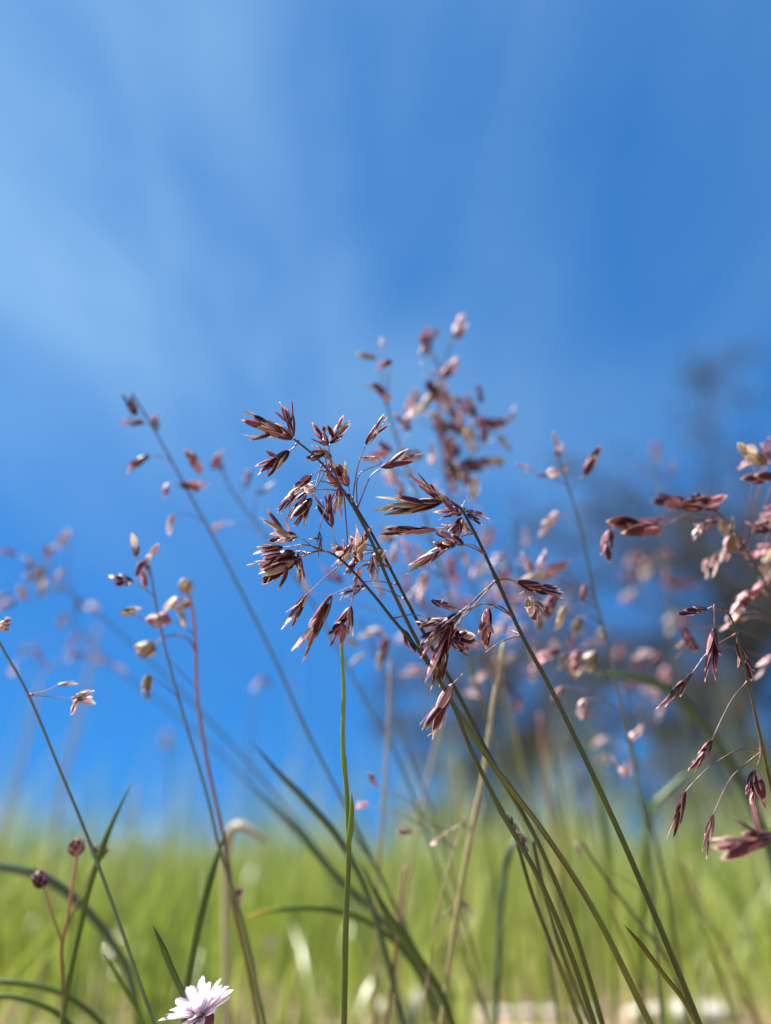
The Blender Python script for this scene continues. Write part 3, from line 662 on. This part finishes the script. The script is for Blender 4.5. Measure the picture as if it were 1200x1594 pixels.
q3 = stalk('faint far panicle of small dusky florets above the dark tree', [(1020, 700), (1022, 760), (1030, 840), (1045, 950), (1060, 1080), (1080, 1250), (1100, 1594)], .235, .25, .0003, .0004, M_BLUEGREEN, group=G2)
softs(q3, [(1020, 700, 95, 44), (1000, 727, 120, 30), (1045, 730, 60, 30), (985, 870, 230, 34), (1005, 890, 250, 40), (1040, 905, 280, 36), (975, 930, 220, 34), (1060, 960, 300, 30), (965, 1015, 240, 30), (1000, 870, 200, 36)], 33, .015)
b1 = stalk('blurred panicle standing tallest of all behind the sharp ones', [(715, 505), (690, 570), (680, 640), (690, 720), (710, 820), (735, 920), (765, 1040), (800, 1180), (850, 1330), (900, 1594)], .172, .185, .0002, .00042, M_BLUEGREEN, group=G2)
softs(b1, [(716, 508, 62, 38, 'r'), (661, 528, 100, 44, 'r'), (657, 552, 250, 32, 's'), (675, 520, 50, 26, 'r'), (703, 572, 40, 36, 'r'), (680, 585, 190, 46, 'b'), (690, 607, 110, 40, 'r'), (645, 622, 60, 44, 'w'), (662, 630, 240, 44, 's'),
           (676, 612, 300, 40, 'p'), (712, 625, 340, 44, 'w'), (720, 635, 300, 36, 'p'), (746, 611, 100, 30, 'b'), (798, 643, 50, 28, 'b'), (765, 659, 355, 46, 'p'), (738, 660, 180, 46, 'p'), (712, 668, 150, 46, 'p'), (735, 686, 290, 40, 's'),
           (717, 655, 90, 30, 'w'), (786, 692, 300, 32, 's'), (735, 725, 10, 60, 'p'), (715, 735, 130, 46, 'p'), (768, 718, 355, 40, 'r'), (700, 728, 110, 40, 'w'), (703, 748, 280, 40, 'p'), (737, 762, 260, 40, 's'), (680, 650, 90, 36, 'p'),
           (700, 690, 120, 44, 'p')], 34, .008, size=1.12, fat=1.1)
b2 = stalk('blurred panicle just left of the tallest one, with a bowed grey tip', [(578, 600), (600, 625), (612, 665), (632, 720), (660, 800), (690, 900), (725, 1010), (770, 1150), (830, 1330), (870, 1594)], .158, .17, .0002, .00042, M_BLUEGREEN, group=G2)
softs(b2, [(568, 554, 170, 34, 's'), (596, 568, 200, 30, 'b'), (595, 532, 90, 20, 'w'), (578, 600, 160, 42, 's'), (596, 612, 310, 40, 'p'), (628, 655, 120, 36, 'r'), (636, 650, 40, 28, 'w'), (605, 746, 280, 32, 'w'), (590, 708, 20, 40, 'r'), (598, 695, 150, 30, 'p'),
           (680, 765, 80, 40, 'w'), (615, 858, 70, 40, 'w'), (632, 850, 100, 34, 'r'), (655, 915, 250, 50, 'r'), (640, 930, 230, 44, 's'), (590, 915, 110, 34, 's'), (470, 905, 120, 40, 's'), (515, 895, 150, 44, 'b')], 35, .006)
b3 = stalk('blurred pinkish panicle seen between the bent stem and the pale fork', [(745, 790), (750, 850), (755, 920), (770, 1000), (790, 1090), (815, 1200), (850, 1400), (870, 1594)], .19, .2, .00025, .0006, M_STRAWSTEM, group=G2)
softs(b3, [(760, 835, 70, 36), (725, 865, 100, 34, 'w'), (742, 885, 60, 34, 'w'), (700, 880, 130, 36), (705, 900, 300, 36, 'p'), (775, 920, 95, 30, 'w'), (720, 940, 20, 40), (790, 930, 170, 44, 'p'), (770, 1040, 240, 36), (745, 1055, 40, 34, 'w'), (800, 1075, 320, 44, 'b'),
           (735, 1078, 170, 26, 'w'), (640, 1045, 185, 46, 'w'), (805, 1100, 250, 34), (830, 1050, 260, 30, 'w'), (860, 1010, 240, 36, 'w'), (890, 1000, 250, 34), (830, 1010, 90, 36, 'w'), (770, 870, 200, 30, 'w'), (800, 985, 70, 30, 'w')], 36, .015)
b4 = stalk('faint stalk in the gap left of the green stem, hung with tan florets', [(560, 960), (585, 1020), (610, 1090), (640, 1180), (680, 1290), (730, 1450), (760, 1594)], .175, .18, .0002, .00034, M_BLUEGREEN, group=G2)
softs(b4, [(575, 985, 190, 44, 's'), (553, 1028, 220, 34, 's'), (598, 1005, 80, 50, 'r'), (590, 1030, 260, 30, 's'), (545, 1000, 160, 28, 's')], 37, .01)
l1 = stalk('blurred blue-green stalk at left with a two-pronged dark tip', [(205, 612), (232, 655), (265, 715), (302, 785), (335, 840), (380, 930), (430, 1035), (480, 1140), (545, 1270), (620, 1420), (700, 1594)], .152, .162, .0002, .0004, M_BLUEGREEN, group=G2)
softs(l1, [(202, 627, 118, 44, 'b'), (204, 656, 172, 40, 'p'), (241, 655, 100, 34, 'r'), (212, 721, 210, 46, 'r'), (302, 716, 118, 46, 'p'), (303, 757, 352, 46, 'p'), (258, 766, 260, 26, 'r'), (264, 817, 255, 32, 'w')], 38, .004)
l1b = stalk('very faint stalk right of the two-pronged one, bearing rosy florets', [(335, 712), (365, 770), (410, 830), (455, 890), (510, 980), (570, 1090), (640, 1230), (760, 1594)], .168, .175, .0002, .00034, M_BLUEGREEN, group=G2)
softs(l1b, [(337, 714, 60, 36, 'p'), (342, 722, 280, 26, 'r'), (384, 747, 250, 34, 'p'), (415, 760, 30, 36, 'r'), (341, 818, 30, 26, 'r')], 39, .008)
l2 = stalk('faint arching stalk at the left edge with a cluster of mauve florets', [(40, 865), (80, 900), (150, 955), (215, 1010), (300, 1095), (390, 1190), (470, 1290), (560, 1420), (640, 1594)], .19, .2, .0002, .00042, M_BLUEGREEN, group=G2)
softs(l2, [(12, 860, 160, 30, 'p'), (45, 878, 100, 34, 'r'), (63, 900, 275, 44, 'r'), (97, 840, 230, 38, 'w'), (33, 922, 120, 30, 'r'), (8, 942, 200, 34, 'p'), (66, 915, 80, 34, 's')], 40, .01)
l2b = stalk('faintest arching stalk below the mauve cluster, with single dim florets', [(97, 950), (140, 1000), (205, 1060), (290, 1125), (360, 1190), (440, 1275), (520, 1370), (620, 1594)], .215, .225, .0002, .00042, M_BLUEGREEN, group=G2)
softs(l2b, [(97, 962, 70, 32, 'w'), (57, 1016, 110, 34, 'p'), (107, 1016, 260, 34, 'r'), (152, 1026, 170, 28, 'w'), (400, 1065, 60, 26, 'w'), (415, 1060, 300, 24, 'p'), (20, 1040, 60, 28, 'w')], 41, .015)
l5 = stalk('thin blurred stalk beside the red-brown one, with six small tan florets', [(232, 878), (243, 940), (258, 1010), (290, 1125), (320, 1230), (345, 1330), (380, 1450), (410, 1594)], .139, .145, .00016, .0004, M_BLUEGREEN, group=G2)
softs(l5, [(210, 848, 95, 36, 's'), (237, 862, 50, 34, 'w'), (220, 896, 260, 48, 'r'), (187, 904, 175, 40, 'p'), (205, 951, 10, 36, 's'), (228, 1072, 262, 44, 's')], 42, .003)
t1 = stalk('short stalk with withered twisted florets among the crossing green stems', [(795, 1272), (808, 1322), (830, 1395), (860, 1480), (905, 1594)], .130, .132, .0003, .0005, M_OLIVE, group=G2)
softs(t1, [(795, 1280, 100, 36, 's'), (806, 1300, 280, 40, 's'), (815, 1312, 300, 34, 'b')], 43, .002)
t2 = stalk('wiry pale stalk with a bent-over bud low in the middle', [(676, 1308), (718, 1285), (705, 1330), (690, 1380), (675, 1450), (655, 1594)], .15, .15, .00014, .00025, M_STRAWSTEM, group=G2)
softs(t2, [(676, 1310, 200, 18, 'w'), (722, 1278, 100, 20, 's'), (728, 1415, 300, 30, 'w'), (628, 1295, 180, 26, 'b'), (560, 1253, 180, 26, 'b'), (580, 1212, 110, 26, 'b')], 44, .004)

b5 = stalk('soft pink panicle deep behind the bent dark stalk, half hidden by it', [(800, 800), (808, 870), (820, 950), (838, 1040), (858, 1150), (880, 1280), (905, 1594)], .205, .21, .0002, .0004, M_OLIVE, group=G2)
fill(b5, 18, 815, 930, 70, 120, 420, 'rwws', False, 200, (24, 36))
b6 = stalk('soft dusky panicle deep behind the tangle of crossing stalks', [(640, 860), (660, 930), (685, 1010), (715, 1110), (750, 1230), (800, 1594)], .215, .22, .0002, .0004, M_OLIVE, group=G2)
fill(b6, 12, 650, 930, 70, 90, 440, 'rwp', False, 160, (24, 36))
q4 = stalk('deep soft panicle of rosy specks low before the dark tree', [(960, 1000), (975, 1080), (985, 1160), (1000, 1260), (1020, 1400), (1040, 1594)], .2, .205, .0002, .0004, M_OLIVE, group=G2)
fill(q4, 12, 960, 1090, 80, 110, 460, 'rww', False, 220, (24, 36))
fill(l2, 6, 45, 900, 60, 50, 480, 'rwp', False, 200, (22, 34)); fill(l2b, 7, 110, 1000, 110, 60, 500, 'rwp', False, 200, (20, 30))
g1 = stalk('lone far stem tipped with one bright pale seed head beside the red-brown stem', [(261, 1140), (262, 1165), (264, 1250), (266, 1350), (270, 1594)], .34, .35, .0003, .0005, M_BLUEGREEN, group=G2)  # the seed head is added, its pale colour painting a blurred glint
softs(g1, [(260, 1150, 80, 24, 'w'), (262, 1158, 110, 18, 'w')], 61, .004, fat=1.8)
g2 = stalk('short far stem with pale glinting seed heads low left of the green stem', [(418, 1465), (424, 1490), (432, 1530), (440, 1594)], .3, .3, .0003, .0004, M_STRAWSTEM, group=G2)  # pale heads added as painted glints, seen as soft discs
softs(g2, [(420, 1470, 80, 20, 'w'), (415, 1535, 100, 20, 'w'), (437, 1552, 80, 22, 'w'), (445, 1580, 120, 20, 'w')], 62, .01, fat=1.6)
fill(b1, 10, 715, 680, 75, 85, 300, 'pprw', False, 100, (30, 46)); fill(b2, 7, 640, 800, 50, 110, 320, 'rws', False, 150, (28, 44)); fill(b3, 12, 760, 980, 80, 120, 340, 'rwp', False, 240, (26, 40))
fill(q1, 9, 880, 960, 60, 130, 360, 'rws', False, 250, (28, 46)); fill(q2, 6, 1140, 860, 75, 140, 380, 'prsb', False, 220, (28, 44)); fill(q3, 10, 1030, 1000, 70, 150, 400, 'rp', False, 250, (26, 40))
# ------------------------------------------------------------------ forbs with buds
def bud_shape(seed, r, squash=1.15):
    rg = random.Random(seed); mb = MB(); rows = []
    for i in range(8):
        t = i / 7; a = math.pi * t; rr = r * .86 * math.sin(a) ** .8; zz = r * squash * (1 - math.cos(a))
        rows.append([Vector((rr * math.cos(b), rr * math.sin(b), zz)) for b in [2 * math.pi * j / 12 for j in range(12)]])
    mb.grid(rows, True, .3)
    for ring, (n, z0, ln) in enumerate(((6, .05, 1.5), (6, .5, 1.7), (5, .9, 1.6))):
        for k in range(n):
            b = 2 * math.pi * (k + ring * .5 + rg.uniform(-.12, .12)) / n; c = Vector((math.cos(b), math.sin(b), 0)); q = bract_mesh('b', rg.randrange(999), None, 6, 5)
            m = bract_matrix(c * r * (.62, .70, .55)[ring] + Vector((0, 0, r * z0)), Vector((0, 0, 1)) + c * (.28, .05, -.22)[ring] * rg.uniform(.6, 1.3), c, r * ln * rg.uniform(.85, 1.15), r * 1.0)
            n0 = len(mb.v); mb.v += [m @ p for p in q.v]; mb.f += [tuple(i + n0 for i in f) for f in q.f]; mb.uv += q.uv; rv = rg.random(); mb.r += [(rv, 0)] * len(q.r)
    return mb
def bud(st, x, y, d, r_px, tip_deg, mat, seed):
    r = r_px * .9 / FPX * d; dv = (RIGHT * math.cos(R(tip_deg)) + UP * math.sin(R(tip_deg))).normalized()
    o = link('bud', bud_shape(seed, r).mesh('bud', mat), st['root']); q = dv.to_track_quat('Z', 'Y').to_matrix().to_4x4()
    c = at(x, y, d) - dv * r; o.matrix_basis = Matrix.Translation(c - st['org']) @ q; return c
G3 = 'budded wildflower stems'
f1 = stalk('red-brown wildflower stem with nodding tan seed heads on curved arms', [(292, 922), (300, 950), (303, 1000), (307, 1090), (325, 1195), (350, 1310), (364, 1410), (385, 1510), (402, 1594)], .146, .150, .00028, .00044, M_RED, 'wildflower', 'wildflower', G3)
bud(f1, 289, 914, .146, 11, 100, M_STRAW, 1)
for (x, y, r, a, via, mt, sd) in ((229, 1010, 13, 200, [(305, 1010), (290, 992), (262, 990), (245, 1000)], M_STRAW, 3),):
    c = bud(f1, x, y, .146, r, a, mt, sd); A = min(f1['S'], key=lambda p: (px_of(p) - Vector(via[0])).length)
    branch(f1, [A] + [at(q[0], q[1], .146) for q in via[1:]] + [c], .00022, .00016, M_RED)
softs(f1, [(372, 1395, 80, 22, 'b'), (274, 955, 262, 50, 's'), (282, 942, 200, 34, 'w'), (246, 966, 180, 40, 'p'), (222, 1008, 175, 34, 's')], 45, .001, fat=1.5)
f2 = stalk('low wildflower stem with three small dark round buds at lower left', [(119, 1335), (113, 1375), (104, 1425), (97, 1475), (96, 1530), (95, 1594)], .141, .143, .00028, .00032, M_RED, 'wildflower', 'wildflower', G3)
bud(f2, 119, 1320, .141, 12, 85, M_PURPLE, 6)
c = bud(f2, 63, 1370, .140, 12, 110, M_BLACK, 7); A = min(f2['S'], key=lambda p: (px_of(p) - Vector((96, 1462))).length)
branch(f2, [A, at(82, 1425, .1405), c], .0002, .00015, M_RED)
c = bud(f2, 155, 1326, .142, 11, 60, M_BLACK, 8); A = min(f2['S'], key=lambda p: (px_of(p) - Vector((100, 1450))).length)
branch(f2, [A, at(125, 1395, .1415), c], .0002, .00015, M_RED)

# the pale pink flower at the bottom edge
def flower():
    d = .1215; c = at(314, 1585, d); ax = (UP * .87 - RIGHT * .47 + FWD * .04).normalized()
    S = to_ground([c - ax * .0015, c - ax * .0045 - Vector((0, 0, .0012))]); org = S[-1]
    root = link('daisy_flower', None); root.location = org
    tagging(root, 'small pale pink many-petalled flower on a maroon cup at the bottom edge', 'flower')
    mb = MB(); tube(mb, [p - org for p in S][::-1], .00042, 7); link('stem', mb.mesh('stem', M_RED), root)
    q = ax.to_track_quat('Z', 'Y').to_matrix()
    mb = MB(); rows = []
    for i in range(7):
        t = i / 6; r = .0004 + .0015 * math.sin(min(1, t * 1.25) * math.pi / 2)
        rows.append([q @ Vector((r * math.cos(b) * (1 + .06 * math.cos(8 * b)), r * math.sin(b) * (1 + .06 * math.cos(8 * b)), -.0026 + .0030 * t)) + (c - org) for b in [2 * math.pi * j / 24 for j in range(24)]])
    mb.grid(rows, True); cup = link('cup', mb.mesh('cup', M_MAROON), root)
    rg = random.Random(5); meshes = []
    for k in range(5):
        mb = MB(); rows = []
        for i in range(8):
            t = i / 7; w = .5 * (.34 + .66 * math.sin(math.pi * min(1, t * .80 + .08))) * (1 if t < .86 else (1 - (t - .86) / .14) ** .6 + .03)
            rows.append([Vector((s * w, t, .10 * abs(s) ** 2 * w * 4 + .12 * (k - 2) * .5 * t * t)) for s in (-1, -.5, 0, .5, 1)])
        mb.grid(rows); meshes.append(mb.mesh('petal', M_PETAL))
    for ring, (n, tilt, ln, wd) in enumerate(((13, 5, .0064, .0019), (11, 28, .0057, .0016), (8, 52, .0042, .0013))):
        for k in range(n):
            b = 2 * math.pi * (k + rg.uniform(-.3, .3)) / n + ring; e = R(tilt + rg.uniform(-13, 13))
            dr = q @ Vector((math.cos(b) * math.cos(e), math.sin(b) * math.cos(e), math.sin(e))); ou = q @ Vector((-math.cos(b) * math.sin(e), -math.sin(b) * math.sin(e), math.cos(e)))
            o = link('petal', meshes[rg.randrange(5)], root)
            o.matrix_basis = bract_matrix(c - org + ax * (.0002 + .0003 * ring) + dr * .0007, dr, ou, ln * rg.uniform(.82, 1.1), wd * rg.uniform(.85, 1.1))
    for k in range(14):
        b = rg.uniform(0, 6.28); r = rg.uniform(0, .0007); dr = q @ Vector((math.cos(b) * .4, math.sin(b) * .4, 1))
        o = link('stamen', anther_data(rg.randrange(4)), root); o.matrix_basis = bract_matrix(c - org + q @ Vector((math.cos(b) * r, math.sin(b) * r, .0004)), dr, ax.orthogonal(), .0016, .0010)
flower()

# ------------------------------------------------------------------ single blades and dry stems
GB = 'separate blades between the stalks'
blade('upright green blade leaning right, crossing behind the dark buds', [(206, 1217), (180, 1268), (158, 1320), (138, 1380), (122, 1450), (105, 1530), (95, 1594)], .139, .142, 15, M_BLADE, group=GB)
blade('broad dark blade bowing down from the left edge across the buds', [(-60, 1345), (0, 1350), (60, 1365), (110, 1398), (155, 1445), (195, 1510), (215, 1594)], .165, .17, 22, M_BLADE_BLUE, group=GB, wtip=.8)
blade('dark green blade standing beside the red-brown stem, tip bent over', [(352, 1292), (335, 1340), (318, 1395), (303, 1460), (290, 1530), (284, 1594)], .145, .142, 20, M_BLADE, group=GB)
blade('short sharp green blade tip right above the pink flower', [(238, 1440), (250, 1470), (266, 1510), (285, 1552), (300, 1594)], .127, .124, 15, M_BLADE, group=GB)
blade('green blade lying in a low arch at the bottom left corner', [(-40, 1528), (20, 1530), (80, 1542), (130, 1570), (165, 1604)], .155, .155, 14, M_BLADE, group=GB, wtip=.8)
blade('lower of two arching blades at the bottom left corner', [(-40, 1550), (20, 1553), (70, 1568), (105, 1594), (120, 1620)], .148, .148, 13, M_BLADE, group=GB, wtip=.8)
blade('yellowish blade bent at lower left behind the flower', [(160, 1480), (185, 1525), (205, 1560), (225, 1600)], .14, .14, 10, M_BLADE_LIME, group=GB)
blade('long blue-green blade running from mid left down to the bottom middle', [(392, 1155), (430, 1200), (478, 1250), (525, 1305), (565, 1380), (598, 1480), (625, 1594)], .151, .158, 17, M_BLADE_BLUE, group=GB)
blade('arched green blade with an orange tip passing behind the green stem', [(383, 1426), (425, 1418), (480, 1414), (540, 1424), (590, 1448), (640, 1500), (690, 1594)], .158, .165, 15, M_BLADE_TIP, group=GB)
blade('dark olive blade sloping from the blue sky down to the lower middle', [(380, 1210), (455, 1285), (520, 1362), (590, 1430), (650, 1500), (700, 1594)], .175, .17, 16, M_BLADE_BLUE, group=GB)
blade('broad dark green blade leaning left near the bottom middle', [(560, 1340), (600, 1420), (640, 1478), (680, 1540), (705, 1600)], .15, .152, 20, M_BLADE, group=GB)
blade('pale blue-green blade folded over beside the withered florets', [(828, 1318), (812, 1306), (795, 1320), (782, 1375), (776, 1450), (770, 1594)], .18, .175, 15, M_BLADE_BLUE, group=GB, wtip=.1)
blade('broad teal blade arching down behind the drooping panicle', [(928, 1050), (985, 1056), (1040, 1075), (1090, 1125), (1135, 1190), (1175, 1270), (1210, 1380), (1240, 1594)], .175, .18, 26, M_BLADE_BLUE, group=GB, wtip=.35)
blade('short yellow-brown dying blade with a dark point at lower right', [(971, 1439), (995, 1468), (1030, 1515), (1062, 1556), (1086, 1600)], .121, .121, 12, M_BLADE_DRY, group=GB)
blade('olive blade stub leaning right behind the drooping panicle', [(1066, 1205), (1040, 1230), (1015, 1258), (1002, 1330), (995, 1594)], .19, .19, 14, M_BLADE, group=GB, wtip=.6)
blade('soft green blade rising toward the dark tree', [(905, 1150), (925, 1200), (940, 1290), (950, 1400), (955, 1594)], .21, .21, 16, M_BLADE_LIME, group=GB)
blade('pale bent leaf catching the sun at the meadow edge left of centre', [(418, 1312), (395, 1294), (368, 1284), (352, 1310), (350, 1400), (352, 1594)], .185, .19, 22, M_BLADE_STRAW, group=GB, wtip=.3)
GS = 'dry stems between the stalks'
for lab, path, d, r, mt in (
    ('tall pale dry stem right of the green stem, nearly upright', [(607, 1030), (604, 1130), (598, 1250), (590, 1380), (580, 1594)], .168, .00050, M_STRAWSTEM),
    ('thick pale dry stem leaning right, behind the crossing stalks', [(784, 1000), (768, 1090), (752, 1200), (732, 1300), (712, 1420), (688, 1594)], .148, .00062, M_STRAWSTEM),
    ('soft dry stem leaning right between the two pale ones', [(690, 1110), (668, 1200), (648, 1300), (628, 1420), (610, 1594)], .19, .0006, M_STRAWSTEM),
    ('soft brownish dry stem low between the green stem and the flower stalks', [(630, 1350), (622, 1420), (612, 1500), (602, 1594)], .155, .0004, M_RED),
    ('green stem leaning left below the faint rosy florets', [(545, 1290), (590, 1360), (630, 1450), (680, 1594)], .162, .0004, M_OLIVE),
    ('pale streak-like dry stem reaching highest at far left', [(152, 975), (135, 1060), (110, 1170), (85, 1290), (60, 1594)], .33, .0011, M_STRAWSTEM),
    ('second pale dry stem at far left, crossing the thin sharp stem', [(62, 1060), (42, 1150), (20, 1240), (0, 1340), (-20, 1594)], .30, .0010, M_STRAWSTEM),
    ('pale dry stem behind the upright green blade at left', [(212, 1225), (200, 1290), (185, 1380), (165, 1594)], .30, .0009, M_STRAWSTEM),
    ('soft olive stem curving up at right of the bent dark stem', [(905, 1310), (945, 1370), (985, 1420), (1040, 1500), (1075, 1594)], .155, .00045, M_OLIVE),
    ('soft brown stem low at the right, leaning left', [(1060, 1340), (1085, 1400), (1125, 1470), (1180, 1594)], .2, .0006, M_RED),
    ('soft green stem between the forked stalk and the bent dark stem', [(1005, 1250), (1030, 1350), (1050, 1450), (1070, 1594)], .17, .0005, M_OLIVE),
    ('brown-green stem below the withered florets, leaning left', [(830, 1310), (850, 1400), (880, 1500), (920, 1600)], .136, .0005, M_OLIVE),
    ('pinkish soft stem standing under the faint dusky panicle', [(840, 1110), (850, 1220), (866, 1340), (885, 1594)], .22, .0007, M_RED),
    ('soft straw stem just left of the thick pale dry stem', [(705, 1180), (708, 1260), (700, 1380), (690, 1594)], .24, .0007, M_STRAWSTEM),
):
    stalk(lab, path, d, d * 1.03, r * .6, r, mt, 'dry_stalk' if 'dry' in lab else 'grass_culm', 'dry stem' if 'dry' in lab else 'grass stem', GS)

rt = random.Random(77); thin = {}
for k in range(16):
    x0 = rt.uniform(560, 1180); y0 = rt.uniform(1160, 1400); dx = rt.uniform(-10, 120); dd = rt.uniform(.17, .30)
    thin.setdefault(('olive', 'straw-coloured', 'bright green', 'red-brown')[k % 4], []).append((x0 + dx, x0, y0, dx, dd))
for colour, rows in thin.items():
    for k, (xb, x0, y0, dx, dd) in enumerate(sorted(rows)):
        place = ('leftmost', 'second from the left', 'second from the right', 'rightmost')[k]
        stalk('thin blurred bare %s stem low among the stalks, %s of four' % (colour, place), [(x0, y0), (x0 + dx * .25, y0 + (1594 - y0) * .33), (x0 + dx * .6, y0 + (1594 - y0) * .66), (x0 + dx, 1594)], dd, dd * 1.02,
              .00012, .00034 * dd / .17, {'olive': M_OLIVE, 'straw-coloured': M_STRAWSTEM, 'bright green': M_GREEN, 'red-brown': M_RED}[colour], 'grass_culm', 'grass stem', 'thin soft stems low among the stalks')
# ------------------------------------------------------------------ stones at the foot of the slope
def stone(label, px, depth, sx, sy, sz, seed):
    p = at(px, 1590, depth); gz = ground_z(p.x, p.y); mb = MB(); rows = []
    for i in range(11):
        a = math.pi * i / 10; row = []
        for j in range(18):
            b = 2 * math.pi * j / 18; v = Vector((math.sin(a) * math.cos(b), math.sin(a) * math.sin(b), math.cos(a)))
            k = 1 + .22 * mnoise.noise(v * 1.6 + Vector((seed, 0, 0))) + .1 * mnoise.noise(v * 4 + Vector((0, seed, 0)))
            row.append(Vector((v.x * sx * k, v.y * sy * k, v.z * sz * k)))
        rows.append(row)
    mb.grid(rows, True); o = link('stone', mb.mesh('stone', M_STONE)); o.location = (p.x, p.y, gz + sz * .45); o.rotation_euler = (0, 0, seed)
    tagging(o, label, 'stone', 'pale stones in the grass')
def stick(label, path, d, r):
    rg = random.Random(label); P = []
    for (x, y) in path:
        p = at(x, y, d); P.append(Vector((p.x, p.y, ground_z(p.x, p.y) + r * .7)))
    org = P[0].copy(); Q = spline([p - org for p in P], 30); mb = MB()
    tube(mb, Q, [r * (1 + .25 * mnoise.noise(Vector((i * .45, r * 900, 0)))) for i in range(30)], 10)
    o = link('dead_stick', mb.mesh('dead_stick', M_STONE)); o.location = org; tagging(o, label, 'stick')
stick('bleached dead stick lying along the bottom edge below the crossing stems', [(745, 1586), (800, 1582), (860, 1580), (905, 1576), (935, 1578)], .332, .0022)
stone('grey-white stone at the bottom edge near the dry pale stem', 640, .322, .017, .011, .0085, .4)
stone('low greenish-white stone at the bottom edge beside the dying blade', 1070, .325, .026, .012, .0050, .05)
